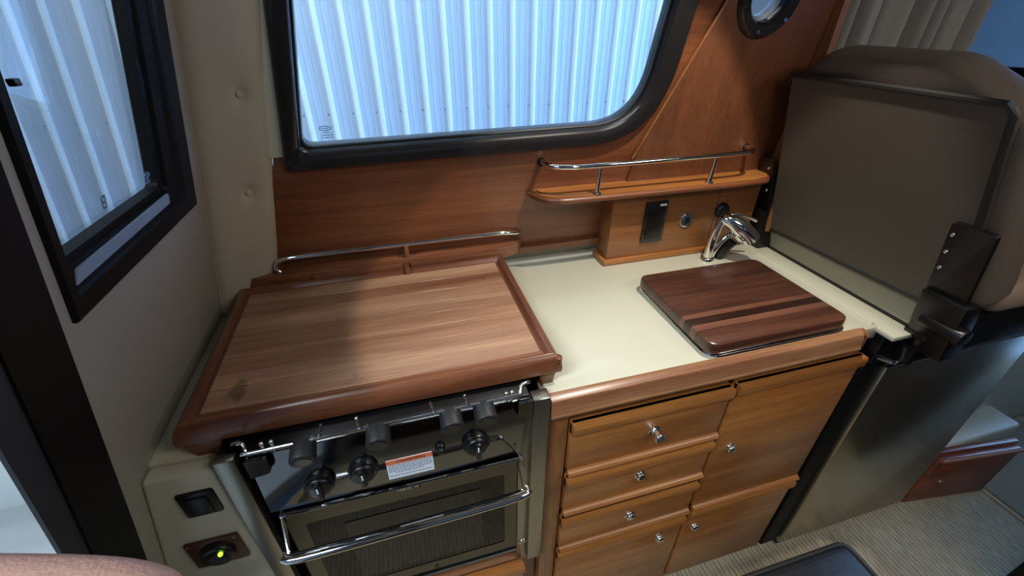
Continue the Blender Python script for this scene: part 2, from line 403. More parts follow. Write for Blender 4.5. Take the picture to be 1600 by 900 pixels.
# padded corner column
LE = [Vector((-.403, .905, .86)), Vector((-.311, .876, 1.294)), Vector((-.277, .864, 1.453)), Vector((-.165, .83, 1.98))]
RE = [Vector((-.293, .955, .88)), Vector((-.193, .912, 1.30)), Vector((-.157, .892, 1.451)), Vector((-.03, .826, 1.98))]
def interp(L, z):
    for a, b in zip(L, L[1:]):
        if z <= b.z: return a.lerp(b, (z-a.z)/(b.z-a.z))
    return L[-1]
b = nb(); NU, NV = 26, 120; G = []
cn = Vector((.35, -.93, -.1)).normalized()
buts = []
for uu, zz in ((.62, 1.321), (.62, 1.145), (.62, 1.50), (.62, 1.68)): buts.append((uu, zz))
for j in range(NV+1):
    z = .86+(1.98-.86)*j/NV; a = interp(LE, z); c = interp(RE, z); row = []
    for i in range(NU+1):
        u = i/NU; p = a.lerp(c, u)
        d = .012*(1-abs(2*u-1)**6)
        for bu, bz in buts:
            q = math.hypot((u-bu)*(c-a).length, z-bz); d -= .0085*math.exp(-(q/.011)**2)
            d -= .0035*math.exp(-(q/.035)**2)
        row.append(b.verts.new(p+cn*d))
    G.append(row)
for j in range(NV):
    for i in range(NU): b.faces.new((G[j][i], G[j][i+1], G[j+1][i+1], G[j+1][i]))
col = thing('trim_2', (-.35, .97, .86), 'padded cream vinyl corner column with covered buttons', None, kind='structure')
link('padding', b, 'vinylc', col)
for bu, bz in buts:
    a = interp(LE, bz); c = interp(RE, bz); p = a.lerp(c, bu)+cn*.0045
    s_ = cyl(p-cn*.004, p+cn*.002, .0075, .005, 16, .001); link('button', s_, 'vinylc', col)
link('seam_bead', tube([a_+cn*.001 for a_ in LE], .0018, 8), 'vinyl', col)

# port hull side: wood panel with window, forward panel with porthole
inner = rpoly([(-0.1582, 1.2200, .018), (0.5550, 1.2320, .125), (0.5994, 1.7260, .03), (-0.0648, 1.7260, .03)], 10)
outer = rpoly([(-0.1998, 1.1784, .008), (0.6059, 1.1895, .19), (0.6586, 1.7723, .05), (-0.1064, 1.7723, .03)], 10)
half = [((a[0]+c[0])/2, (a[1]+c[1])/2) for a, c in zip(inner, outer)]
port_c = (0.7974, 1.4744)
pr = lambda r, n=36: [(port_c[0]+math.cos(2*math.pi*k/n)*r*.95, port_c[1]+math.sin(2*math.pi*k/n)*r) for k in range(n)]
link('wall_port', slab(hull, [(-0.3145, 0.9268), (0.5106, 0.9268), (0.9824, 0.9268), (0.9787, 1.9998), (-0.0555, 1.9998), (-0.2146, 1.2080), (-0.2146, 1.2034), (-0.2775, 0.9906)], -.02, 0, [half, pr(.055)]), 'panel', kind='structure',
     label='reddish teak panel of the hull side below and around the big window')
link('wall_port', box(-.6, 1.6, 1.0, 1.03, .0, .95), 'cream2', kind='structure')
link('trim_3', slab(hull, [(-0.3330, 1.2062), (-0.1850, 1.2062), (-0.0740, 1.7538), (-0.0740, 1.9998), (-0.3330, 1.9998)], -.002, .004), 'cream', kind='structure', label='narrow cream strip between the column and the big window')
fp = link('wall_port', slab(hull, [(0.5180, 0.9397), (0.5550, 1.0785), (0.5680, 1.1580), (0.6956, 1.4633), (0.9019, 1.9998), (0.9805, 1.9998), (0.9842, 0.9397)], .001, .007, [pr(.055)]), 'panel2', kind='structure',
     label='forward teak panel with the porthole')
link('trim_4', tube([hull(.558, 1.148, .007), hull(.694, 1.458, .007), hull(.9, 1.99, .007)], .003, 8), 'stile', kind='structure', label='thin wood bead running up beside the big window')
w1 = thing('window_1', tuple(hull(.25, 1.16)), 'large cabin window in a thick black frame over the stove', None, kind='structure')
link('window_frame', ring(hull, inner, outer, [(0, -.03), (0, -.014), (.08, -.013), (.11, .000), (.17, .009), (.27, .012), (.60, .0155), (.88, .0155), (.96, .012), (1, .004), (1, -.01)]), 'blackframe', w1)
link('gasket', ring(hull, [(a[0]*1.0, a[1]) for a in inner], [(a[0]*.93+c[0]*.07, a[1]*.93+c[1]*.07) for a, c in zip(inner, outer)], [(0, -.016), (0, -.006), (1, -.004), (1, -.016)]), 'black', w1)
link('pane', slab(hull, half, -.024, -.019), 'glass', w1, smooth=False)
etched(hull, w1, -.112, 1.248, .0115, 3)
w3 = thing('window_3', tuple(hull(port_c[0], port_c[1]-.09)), 'round porthole in a black ring on the forward teak panel', None, kind='structure')
link('porthole_ring', ring(hull, pr(.048), pr(.080), [(0, -.02), (0, .010), (.2, .018), (.75, .018), (1, .008), (1, -.005)]), 'blackframe', w3)
link('hatch_rim', ring(hull, pr(.040), pr(.049), [(0, -.03), (0, -.012), (1, -.008), (1, -.03)]), plain('grey_rim', '8EA0B4', .3), w3)
link('pane', slab(hull, pr(.050), -.024, -.02), 'glass', w3, smooth=False)
for k in range(6):
    a = math.radians(20+60*k); p = hull(port_c[0]+math.cos(a)*.063, port_c[1]+math.sin(a)*.066, .018)
    link('screw', cyl(p, p+Vector((0, -.0015, 0)), .004, seg=12), 'chrome', w3)

# hull side forward of the panel, forward wall, windscreen
link('trim_10', box(.978, .995, .865, 1.0, .93, 2.0), 'stile', kind='structure', label='dark teak edge beside the curtain')
link('wall_port', box(.995, 3.2, .985, 1.02, 0, 2.0), 'cream2', kind='structure', label='cream hull side behind the curtain')
link('wall_forward', cat(box(1.52, 1.56, -1.55, .99, 0.75, 1.30), box(1.52, 1.56, -1.55, .99, 1.86, 2.0)), plain('dash_brown', '4A4038', .55, vary=.05), kind='structure', label='brown panel below the windscreen')
w4 = thing('window_4', (1.53, .2, 1.30), 'tinted windscreen at the far right behind the seat', None, kind='structure')
link('window_frame', cat(box(1.50, 1.53, -1.5, .985, 1.298, 1.332, .004), box(1.50, 1.53, -1.5, .985, 1.85, 1.88, .004), box(1.50, 1.53, .965, .99, 1.30, 1.88, .004), box(1.50, 1.53, -.06, -.02, 1.30, 1.88, .004)), 'blackpaint', w4)
link('pane', box(1.535, 1.54, -1.5, .985, 1.31, 1.87), 'tint', w4, smooth=False)
# starboard side behind the camera (two large windows)
link('wall_starboard', cat(box(-.6, 3.2, -1.58, -1.55, 0, 1.1), box(-.6, 3.2, -1.58, -1.55, 1.75, 2.0), box(-.6, -.2, -1.58, -1.55, 1.1, 1.75), box(.7, 1.0, -1.58, -1.55, 1.1, 1.75), box(2.0, 3.2, -1.58, -1.55, 1.1, 1.75)), 'dark', kind='structure')

# ------------------------------------------------------------------ counter
ct = thing('countertop', (.4, .7, .85), 'cream moulded countertop between the stove and the helm seat, with teak nosing', 'countertop')
for sb in (box(.2045, .949, .489, .992, .850, .880, .003), box(.940, 1.004, .452, .992, .868, .8795, .003),
           box(-.40, .2045, .932, .992, .850, .880, .003), box(-.402, -.3065, .519, .932, .852, .880, .003)):
    link('slab', sb, 'cream', ct)

link('backsplash', cat(box(-.3, 1.0, .992, 1.0, .850, .945, .001)), 'cream2', ct)
link('raised_edge', tube([(.941, .50, .879), (.941, .985, .879)], .0055, 8), 'cream', ct)
b = nb()
prof = [(.492, .836), (.478, .836), (.470, .842), (.469, .868), (.474, .879), (.484, .8835), (.492, .8835), (.492, .836)]
nose = slab(lambda u, v, d=0: Vector((d, u, v)), [(.494, .836), (.480, .836), (.472, .840), (.4705, .846), (.4735, .852), (.4735, .870), (.477, .879), (.486, .884), (.494, .884)], .206, .893)
link('nosing', nose, 'nose', ct)
link('nosing_end', cat(slab(lambda u, v, d=0: Vector((u, v, d)), [(.892, .494), (.892, .4725), (.898, .474), (.903, .478), (.906, .485), (.906, .494)], .840, .882), slab(lambda u, v, d=0: Vector((u, v, d)), [(.892, .497), (.892, .4715), (.899, .473), (.905, .478), (.908, .486), (.908, .497)], .850, .878)), 'nose', ct)

# cream end panel left of the stove with two sockets
ep = link('end_panel', cat(hexa([(-.55, .49, .2), (-.306, .49, .2), (-.306, .52, .2), (-.55, .52, .2)], [(-.400, .489, .8795), (-.306, .489, .8795), (-.306, .518, .8795), (-.400, .518, .8795)], .007, 3)), 'cream', cat_='panel',
     label='narrow cream moulded panel between the bulkhead and the stove, holding two outlets')
link('outlet', cat(box(-.372, -.322, .4845, .492, .786, .842, .004), box(-.365, -.332, .481, .49, .792, .832, .002)), 'black', label='square black socket outlet on the cream panel left of the stove', cat_='outlet')
so = thing('switch_plate', (-.36, .49, .655), 'brown plate with a round black socket and green light, low on the cream panel', 'socket')
link('plate', box(-.402, -.324, .484, .4905, .654, .724, .003), 'walnutplate', so)
link('socket', cyl((-.361, .486, .690), (-.361, .474, .690), .027, .024, 28, .002), 'black', so)
link('socket_cap', cyl((-.361, .476, .690), (-.361, .468, .690), .015, .013, 24, .002), 'blackmatte', so)
link('light', sphere((-.352, .4715, .7005), .0035), 'led', so)
for sx, sz in ((-.396, .718), (-.330, .718), (-.396, .660), (-.330, .660)):
    link('screw', cyl((sx, .4845, sz), (sx, .483, sz), .0025, seg=10), 'chrome', so)

# ------------------------------------------------------------------ galley cabinet
cb = thing('galley_cabinet', (.58, .6, 0), 'honey teak galley cabinet with three drawers and three doors beside the stove', 'cabinet')
link('carcass', cat(box(.207, .938, .503, .95, .0, .836), box(.93, .944, .50, .97, .05, .83, .001)), 'stile', cb)
link('stile', box(.208, .247, .488, .505, .0, .835, .003), 'stile', cb)
def lip(x0, x1, z, top=True):
    # moulded finger pull along an edge
    if top: pr_ = [(.488, z-.030), (.478, z-.030), (.471, z-.024), (.469, z-.006), (.472, z), (.488, z)]
    else: pr_ = [(.488, z), (.470, z), (.4685, z+.005), (.4715, z+.009), (.479, z+.013), (.488, z+.013)]
    return slab(lambda u, v, d=0: Vector((d, u, v)), pr_, x0, x1)
def chrome_knob(parent, x, z, out, r=.0115, y=.479):
    kb = cat(cyl((x, y, z), (x, y-.003, z), r*1.15, seg=24, bev=.001), cyl((x, y-.002, z), (x, y-out, z), r*.55, r*.7, 20), cyl((x, y-out, z), (x, y-out-.006, z), r, r*.9, 24, .0015))
    k_ = link('knob', kb, 'chrome', parent)
    link('knob_centre', cyl((x, y-out-.0055, z), (x, y-out-.0067, z), r*.55, seg=20), 'black', k_) if False else None
    return k_
def front(name, x0, x1, z0, z1, knob, out=.004, bottom_lip=True):
    f = link(name, box(x0, x1, .479, .500, z0, z1, .0025), 'cab', cb)
    link('finger_pull', cat(lip(x0, x1, z1)), 'cab', f)
    if bottom_lip: link('lower_lip', lip(x0, x1, z0, False), 'cab', f)
    chrome_knob(f, knob[0], knob[1], out)
    return f
front('drawer', .250, .597, .662, .808, (.430, .736), .020)
front('drawer', .250, .597, .524, .645, (.424, .594))
front('drawer', .250, .597, .377, .498, (.424, .442))
front('door', .250, .597, .030, .356, (.537, .283), .003, False)
front('door', .607, .934, .382, .812, (.651, .606), .005)
front('door', .607, .934, .035, .371, (.640, .288), .003, False)

# ------------------------------------------------------------------ stove
st = thing('stove', (-.05, .7, .38), 'stainless steel marine stove with oven and black knobs, under the wooden lid', 'stove')
link('body', cat(box(-.262, .150, .500, .90, .385, .893, .002)), 'mirror', st)
link('cooktop', box(-.262, .170, .489, .90, .888, .897, .002), 'black', st)
link('surround', cat(box(-.306, -.277, .484, .500, .38, .893, .0015), box(-.306, -.302, .50, .93, .38, .893)), 'steel', st, label='left steel surround flange')
link('gap_shade', box(-.302, -.262, .520, .92, .38, .893), 'black', st)  # solid black block in place of the shaded gap beside the oven
link('gap_shade', box(.150, .176, .520, .92, .38, .893), 'black', st)  # same black stand-in for the shaded gap on the right
link('surround', cat(box(.173, .2035, .476, .500, .38, .893, .0015), box(.150, .173, .486, .502, .38, .858, .0015)), 'steel', st, label='right steel surround flange')
cp = link('control_panel', cat(hexa([(-.262, .476, .766), (.150, .476, .766), (.150, .503, .766), (-.262, .503, .766)], [(-.262, .484, .894), (.172, .484, .894), (.172, .503, .894), (-.262, .503, .894)], .002)), 'mirror', st)
def round_knob(x, z, r=.0235):
    y = .478
    kb = cat(cyl((x, y+.003, z), (x, y-.006, z), r, r*.97, 32, .001), cyl((x, y-.005, z), (x, y-.013, z), r*.90, r*.80, 32, .003))
    k_ = link('knob', kb, 'black', st)
    link('grip', box(x-.0055, x+.0055, y-.020, y-.010, z-r*.85, z+r*.75, .003), 'black', k_)
    link('pointer', box(x-.0012, x+.0012, y-.0208, y-.0195, z+r*.05, z+r*.5), 'label', k_)
for kx, kz in ((-.179, .810), (-.112, .817), (.073, .819)): round_knob(kx, kz)
link('igniter_button', cat(cyl((.013, .482, .826), (.013, .475, .826), .009, seg=24, bev=.001), cyl((.013, .476, .826), (.013, .468, .826), .006, .0055, 20, .0015)), 'black', st)
# warning label
def pn(u, v, d=0): return Vector((u, .4805-d-(.83-v)*.0625, v))
wl = link('warning_label', slab(pn, [(-.0765, .779), (-.0015, .779), (-.0015, .8225), (-.0765, .8225)], .0005, .0012), 'label', st, smooth=False)
link('warning_band', slab(pn, [(-.0765, .8125), (-.0015, .8125), (-.0015, .8225), (-.0765, .8225)], .0012, .0016), 'orange', wl, smooth=False)
text('lettering', 'WARNING', .0085, lambda x, y, z: pn(-.034+x, .8172+y, .0019), 'blackprint', wl)
bs = [slab(pn, [(-.0605, .8148), (-.0545, .8148), (-.0575, .8205)], .0016, .0019)]
for i in range(6):
    z = .809-i*.0042 - (.003 if i == 5 else 0); x = -.074 + (.01 if i in (4,) else 0); xe = -.004 - (.014 if i == 4 else 0)
    while x < xe:
        ww = random.uniform(.002, .006); bs.append(slab(pn, [(x, z), (min(x+ww, xe), z), (min(x+ww, xe), z+.0014), (x, z+.0014)], .0012, .0015)); x += ww+.0011
link('small_print', cat(*bs), 'print', wl, smooth=False)
# oven door
od = link('oven_door', cat(slab(lambda u, v, d=0: Vector((u, .4775-d, v)), [(-.248, .443), (.146, .443), (.146, .754), (-.248, .754)], -.019, 0,
        [rpoly([(-.222, .483, .008), (.121, .483, .008), (.121, .715, .008), (-.222, .715, .008)], 4)])), 'doorsteel', st, smooth=False)
link('glass', box(-.226, .125, .4785, .486, .479, .719), 'ovenglass', od, smooth=False)
link('inner_window', box(-.165, .075, .4773, .4786, .50, .69, .0005), plain('oven_inner_glass', '0A0A0B', .07), od, smooth=False)
link('top_edge', tube([(-.250, .474, .7565), (.148, .474, .7565)], .0035, 8), 'chrome', od)
link('bottom_edge', tube([(-.248, .475, .443), (.146, .475, .443)], .003, 8), 'chrome', od)
hp = [(-.247, .424, .726), (-.235, .417, .727), (.135, .417, .735), (.147, .424, .736)]
hb = tube(smoothpath([(-.236, .428, .7245), (-.224, .418, .726), (-.05, .4165, .730), (.131, .418, .734), (.143, .428, .7355)], 5), .0095, 14, flat=.75)
hd = link('handle', hb, 'chrome', od)
for x, zt, zb in ((-.2485, .757, .726), (.1475, .757, .736)):
    xe = x+(.012 if x < 0 else -.004)
    link('bracket', hexa([(x-.0012, .474, zt-.03), (x+.0012, .474, zt-.03), (x+.0012, .474, zt), (x-.0012, .474, zt)],
                         [(xe-.0012, .424, zb-.008), (xe+.0012, .424, zb-.008), (xe+.0012, .424, zb+.006), (xe-.0012, .424, zb+.006)]), 'chrome', od, smooth=False)
link('handle_pivot', tube([(.150, .468, .772), (.156, .462, .745)], .0022, 8), 'chrome', od)
bpn = lambda x, y, z: Vector((-.051+x, .4762-z, .7455+y))
bpl = link('brand_plate', box(-.0725, -.0295, .4755, .478, .7405, .7505, .0008), 'blackmatte', od)
text('lettering', 'FORCE 10', .0085, lambda x, y, z: Vector((-.051+x*1.0, .4752-z, .7455+y)), 'chrome', bpl)
for k in range(3): link('screw', cyl((.156+k*.006, .487, .445), (.156+k*.006, .4835, .445), .0022, seg=8), 'chrome', st)
link('vent_slot', box(-.03, -.022, .4765, .478, .455, .470, .001), 'black', od)
# corner bracket left of the control panel
link('corner_bracket', cat(slab(lambda u, v, d=0: Vector((u, .474-d, v)), rpoly([(-.262, .858, .001), (-.232, .862, .012), (-.232, .895, .004), (-.262, .895, .001)], 4), -.006, 0)), 'doorsteel', st)
link('corner_bracket', cat(slab(lambda u, v, d=0: Vector((u, .474-d, v)), rpoly([(.146, .862, .006), (.171, .858, .001), (.171, .895, .001), (.146, .895, .004)], 4), -.006, 0)), 'doorsteel', st)
# pot rail and clamps
link('pot_rail', tube(smoothpath([(-.268, .500, .912), (-.268, .484, .926), (-.255, .480, .927), (-.250, .471, .9195), (-.244, .468, .919), (-.10, .468, .920), (.05, .468, .9215), (.140, .468, .923), (.147, .471, .924), (.152, .480, .932), (.166, .484, .931), (.166, .500, .914)], 3), .0028, 10), 'chrome', st)
for x in (-.235, -.222, .128, .138):
    link('rail_screw', cat(cyl((x, .485, .897), (x, .485, .912), .003, seg=10), sphere((x, .485, .914), .0042, seg=10)), 'chrome', st)
for x, s in ((-.178, 1), (-.075, 1), (.034, .98), (.087, .98)):
    z = .9075
    k_ = link('clamp_knob', cat(cyl((x, .476, z+.003), (x, .446, z-.005), .0170*s, .0185*s, 28, .003)), 'blackmatte', st)
    link('knob_recess', cyl((x, .4466, z-.0048), (x, .4452, z-.0052), .0125*s, .0125*s, 24), 'black', k_)
    sx = 1 if x < -.15 else -1
    link('clamp_hook', tube(smoothpath([(x+sx*.012, .474, z+.012), (x+sx*.022, .468, z+.014), (x+sx*.026, .474, z+.022), (x+sx*.027, .482, z+.024)], 4), .0025, 8), 'chrome', st)
# grate
gb = [box(-.25+.0415*i, -.244+.0415*i, .575, .88, .900, .9065) for i in range(10)] + [box(-.25, .14, y, y+.006, .8975, .904) for y in (.57, .67, .77, .87)]
link('pan_grate', cat(*gb), 'iron', st, smooth=False)
# drawer under the stove
ud = thing('pan_drawer', (-.06, .6, .0), 'teak drawer front below the oven', 'drawer')
link('carcass', box(-.305, .205, .51, .93, .0, .376), 'stile', ud)
link('drawer_front', cat(box(-.29, .165, .480, .51, .05, .355, .0025), slab(lambda u, v, d=0: Vector((d, u, v)), [(.482, .325), (.472, .330), (.466, .345), (.466, .362), (.472, .368), (.482, .368)], -.29, .165)), 'cab', ud)
link('rail', box(-.302, .205, .488, .512, .366, .3785, .002), 'nose', ud)

# ------------------------------------------------------------------ stove lid
ld = thing('stove_board', (-.06, .71, .90), 'wide planked reddish wood cover with raised rim lying over the stove', 'cutting board')
x0, x1, y0, y1 = -.352, .236, .515, .912
nP = 8; fy0, fy1 = y0+.030, y1-.030
ys = [fy0]; 
cuts = [0, .14, .25, .37, .50, .61, .74, .87, 1]
for i in range(nP):
    a = fy0+(fy1-fy0)*cuts[i]; c = fy0+(fy1-fy0)*cuts[i+1]
    link('plank', box(x0+.028, x1-.028, a+.00025, c-.00025, .908, .9365, .0006, 1), 'lid', ld)
def rimprof(s):  # s: distance from outer edge inward -> height, ogee rim
    return [(0, .908), (-.001, .918), (.001, .930), (.006, .939), (.013, .9425), (.018, .941), (.0215, .9355), (.0235, .9335), (.026, .9365), (.0295, .9365), (.0300, .908)]
def rimmesh(fn, a, c):
    return slab(lambda u, v, d=0: fn(u, v, d), rimprof(0), a, c)
# mitred perimeter rim as four pieces
def rimpiece(side):
    b = nb(); P = rimprof(0); A = []; B = []
    for s, z in P:
        if side == 'front': A.append(b.verts.new((x0+s, y0+s, z))); B.append(b.verts.new((x1-s, y0+s, z)))
        if side == 'back': A.append(b.verts.new((x1-s, y1-s, z))); B.append(b.verts.new((x0+s, y1-s, z)))
        if side == 'left': A.append(b.verts.new((x0+s, y1-s, z))); B.append(b.verts.new((x0+s, y0+s, z)))
        if side == 'right': A.append(b.verts.new((x1-s, y0+s, z))); B.append(b.verts.new((x1-s, y1-s, z)))
    n = len(P)
    for i in range(n-1): b.faces.new((A[i], A[i+1], B[i+1], B[i]))
    b.faces.new((A[-1], A[0], B[0], B[-1])); b.faces.new(A); b.faces.new(B[::-1])
    bmesh.ops.recalc_face_normals(b, faces=b.faces[:])
    return b
for s in ('front', 'back'): link('rim', rimpiece(s), 'lidrim', ld)
for s in ('left', 'right'): link('rim', rimpiece(s), 'lidrimy', ld)
link('corner', cat(cyl((x1-.006, y0+.006, .909), (x1-.006, y0+.006, .939), .0075, seg=20, bev=.002)), 'lidrim', ld)
link('post_shadow', box(-.002, .008, .878, .9, .936, .947, .001), 'lidrim', ld)  # dark tab standing in for the rail post's cast shadow
link('back_rail', cat(box(-.20, -.006, .902, .912, .938, .951, .002), box(.012, .225, .902, .912, .938, .951, .002)), 'lidrim', ld)
link('foot', hexa([(.202, .522, .872), (.222, .522, .872), (.222, .56, .872), (.202, .56, .872)], [(.198, .518, .909), (.228, .518, .909), (.228, .575, .909), (.198, .575, .909)], .002), 'lidrim', ld)
link('foot', hexa([(-.335, .520, .872), (-.308, .520, .872), (-.308, .55, .872), (-.335, .55, .872)], [(-.349, .518, .909), (-.297, .518, .909), (-.297, .565, .909), (-.349, .565, .909)], .002), 'lidrim', ld)
link('foot', box(-.34, -.31, .87, .895, .872, .909, .002), 'lidrim', ld)
link('foot', box(.205, .225, .87, .895, .88, .909, .002), 'lidrim', ld)

# ------------------------------------------------------------------ fiddle ledge along the hull behind the stove with grab rail
fl = thing('fiddle_ledge', (.1, .98, .90), 'long dark teak ledge along the hull behind the stove lid', 'shelf')
top = [(-.368, .913), (.24, .922), (.30, .985), (.52, .995), (.52, 1.035), (-.40, 1.035), (-.40, .93)]
def hz(z0, z1, pts): return slab(lambda u, v, d=0: Vector((u, v, d)), pts, z0, z1)
link('ledge', hz(.928, .957, [(-.380, .916), (-.372, .9125), (.235, .9125), (.27, .925), (.29, .938), (.30, .96), (-.31, .96)]), 'lidrim', fl)
link('ledge_tail', hz(.923, .938, [(.27, .935), (.507, .937), (.507, .965), (.27, .965)]), 'panel', fl)
gr = tube(smoothpath([(-.266, .926, .957), (-.272, .926, .968), (-.258, .926, .985), (-.20, .927, .989), (.0, .928, .989), (.20, .928, .989), (.245, .928, .988), (.275, .935, .982), (.286, .945, .978), (.288, .958, .976)], 6), .0055, 12)
rl = thing('grab_rail', (.01, .96, .945), 'long thin chrome rail over the ledge behind the stove lid', 'rail')
link('bar', gr, 'chrome', rl)
link('post', box(.003, .012, .920, .934, .957, .985, .001), 'lidrim', rl, label='wooden middle post')

# ------------------------------------------------------------------ upper shelf with rail
us = thing('wall_shelf', (.63, .93, 1.07), 'small teak shelf on the hull side above the outlets', 'shelf')
sh_out = rpoly([(.325, 1.03, 0), (.318, .865, .09), (.99, .862, .03), (1.03, 1.03, 0)], 8)
link('shelf_board', hz(1.076, 1.0895, [(.306, .935), (.312, .912), (.325, .885), (.345, .868), (.385, .860), (.88, .857), (.925, .868), (.944, .89), (.946, .935)]), 'cab', us)
link('shelf_edge', tube(smoothpath([(.306, .932, 1.081), (.312, .911, 1.081), (.326, .884, 1.081), (.346, .868, 1.081), (.388, .860, 1.081), (.60, .8585, 1.081), (.88, .857, 1.081), (.925, .869, 1.081), (.944, .89, 1.081)], 5), .0078, 12), 'panel', us)
link('shelf_groove', tube(smoothpath([(.320, .925, 1.0895), (.326, .905, 1.0895), (.345, .886, 1.0895), (.37, .877, 1.0895), (.40, .873, 1.0895), (.44, .873, 1.0895)], 5), .0016, 6), 'dark', us)
ur = thing('shelf_rail', (.63, .9, 1.09), 'chrome guard rail on two posts around the small teak shelf', 'rail')
link('bar', tube(smoothpath([(.329, .926, 1.157), (.331, .905, 1.157), (.343, .876, 1.157), (.375, .862, 1.157), (.42, .860, 1.1565), (.60, .860, 1.1565), (.80, .862, 1.157), (.855, .870, 1.157), (.875, .895, 1.156), (.878, .924, 1.155)], 6), .0058, 12), 'chrome', ur)
for x in (.448, .749): link('post', cat(cyl((x, .866, 1.090), (x, .866, 1.094), .010, .0075, 20), cyl((x, .866, 1.094), (x, .862, 1.152), .0062, .0038, 16)), 'chrome', ur)
for x in (.329, .878): link('flange', cyl((x, .926, 1.156), (x, .916, 1.156), .010, .008, 20), 'black', ur)

# ------------------------------------------------------------------ outlet box
ob = thing('outlet_box', (.75, .95, .88), 'boxed-out teak panel under the shelf carrying an outlet and a round socket', 'panel')
link('face', box(.508, .940, .890, .955, .895, 1.076, .002), 'nose2', ob)
link('base_moulding', cat(box(.498, .822, .882, .955, .8805, .896, .004)), 'cab', ob)
link('outlet_cover', box(.598, .660, .8835, .8915, .934, 1.046, .002), 'blackframe', ob, label='black outlet cover')
link('cover_flap', box(.606, .652, .8815, .885, .945, 1.030, .001), 'black', ob)
link('cover_mark', box(.636, .654, .8822, .8836, 1.0335, 1.0385), 'label', ob)
rs_ = link('round_socket', cat(cyl((.727, .891, .983), (.727, .886, .983), .020, .019, 32, .001)), 'chrome', ob, label='chrome ringed round socket')
link('socket_face', cyl((.727, .887, .983), (.727, .8845, .983), .0155, seg=28), plain('grey_socket', '3A4048', .3), rs_)
link('socket_slot', box(.720, .734, .883, .8855, .976, .992, .001), 'black', rs_)
link('hose_guard', cat(cyl((.832, .891, 1.0), (.832, .878, 1.0), .022, .017, 28, .003)), 'black', ob, label='round black fitting')
link('joint', box(.812, .8135, .8893, .8903, .90, 1.062), 'dark', ob)

# ------------------------------------------------------------------ faucet
fa = thing('faucet', (.80, .845, .88), 'chrome galley faucet with a dark spout behind the cutting board', 'faucet')
fb = tube(smoothpath([(.786, .845, .881), (.787, .845, .93), (.792, .843, .975), (.800, .840, 1.0)], 5), .0115, 16, rs=None)
link('body', cat(cyl((.786, .845, .880), (.786, .845, .888), .019, .016, 24, .001), fb), 'chrome', fa)
link('body', tube(smoothpath([(.797, .845, .884), (.803, .842, .915), (.822, .838, .945), (.842, .832, .957)], 5), .0075, 12), 'chrome', fa)
link('head', cat(tube(smoothpath([(.797, .842, .999), (.815, .828, .994), (.838, .815, .978), (.858, .806, .960), (.866, .803, .950)], 5), .018, 18, rs=[.012+.011*min(1, i/9) for i in range(21)]), sphere((.850, .812, .962), .026, (1.05, .9, .9), 24)), 'chrome', fa)
link('lever', tube(smoothpath([(.80, .842, 1.003), (.825, .835, 1.010), (.86, .825, 1.003), (.885, .82, .992)], 4), .0045, 10), 'chrome', fa)
link('spray_hose', tube(smoothpath([(.822, .846, .880), (.826, .840, .905), (.838, .828, .935)], 4), .012, 12), 'black', fa)

# ------------------------------------------------------------------ cutting board on the sink
bcx, bcy, bw, bd, br = .693, .630, .334, .270, .022
def rr_x(y, inset=0):
    hw = bw/2-inset; hd_ = bd/2-inset; r = max(.001, br-inset); dy = abs(y-bcy)
    if dy <= hd_-r: return hw
    q = max(0, r*r-(dy-(hd_-r))**2); return hw-r+math.sqrt(q)
def strip(ya, yb, first, last):
    b = nb(); levels = [(.888, .005), (.892, .001), (.896, 0), (.911, 0), (.9145, .0012), (.9165, .005)]; L = []
    for z, ins in levels:
        a = ya+(ins if first else .0002); c = yb-(ins if last else .0002); n = 9; left = []; right = []
        for i in range(n+1):
            if first: t = 1-math.cos(i/n*math.pi/2)
            elif last: t = math.sin(i/n*math.pi/2)
            else: t = i/n
            y = a+(c-a)*t; hx = rr_x(y, ins)
            left.append((bcx-hx, y, z)); right.append((bcx+hx, y, z))
        L.append([b.verts.new(p) for p in left+right[::-1]])
    for A, B in zip(L, L[1:]):
        for i in range(len(A)): j = (i+1) % len(A); b.faces.new((A[i], A[j], B[j], B[i]))
    b.faces.new(L[0][::-1]); b.faces.new(L[-1])
    bmesh.ops.recalc_face_normals(b, faces=b.faces[:])
    return b
cbd = thing('cutting_board', (bcx, bcy, .888), 'dark walnut cutting board with rounded corners lying over the sink', 'cutting board')
cc = [0, .17, .235, .31, .36, .47, .58, .70, .82, 1]
tones = {1: wood('walnut_dark_strip', '26140F', '402419', 0, .28, .3, 1.3), 3: wood('walnut_light_strip', '5E3828', '7C5240', 0, .28, .3, 1.3)}
for i in range(len(cc)-1):
    a = bcy-bd/2+bd*cc[i]; c = bcy-bd/2+bd*cc[i+1]
    mt = {1: tones[3], 2: tones[1], 3: tones[3]}.get(i, M['board'])
    link('strip', strip(a, c, i == 0, i == len(cc)-2), mt, cbd)
rimpts = [(u, v, .8835) for u, v in rpoly([(.533, .497, .032), (.868, .497, .032), (.868, .768, .032), (.533, .768, .032)], 8)]
sk = thing('sink', (.70, .63, .75), 'steel rimmed sink hidden below the walnut cutting board', 'sink')
link('rim', tube(rimpts, .0042, 8, closed=True), 'chrome', sk)
link('flange', box(.540, .862, .503, .762, .8795, .8865, .003), 'steel', sk)

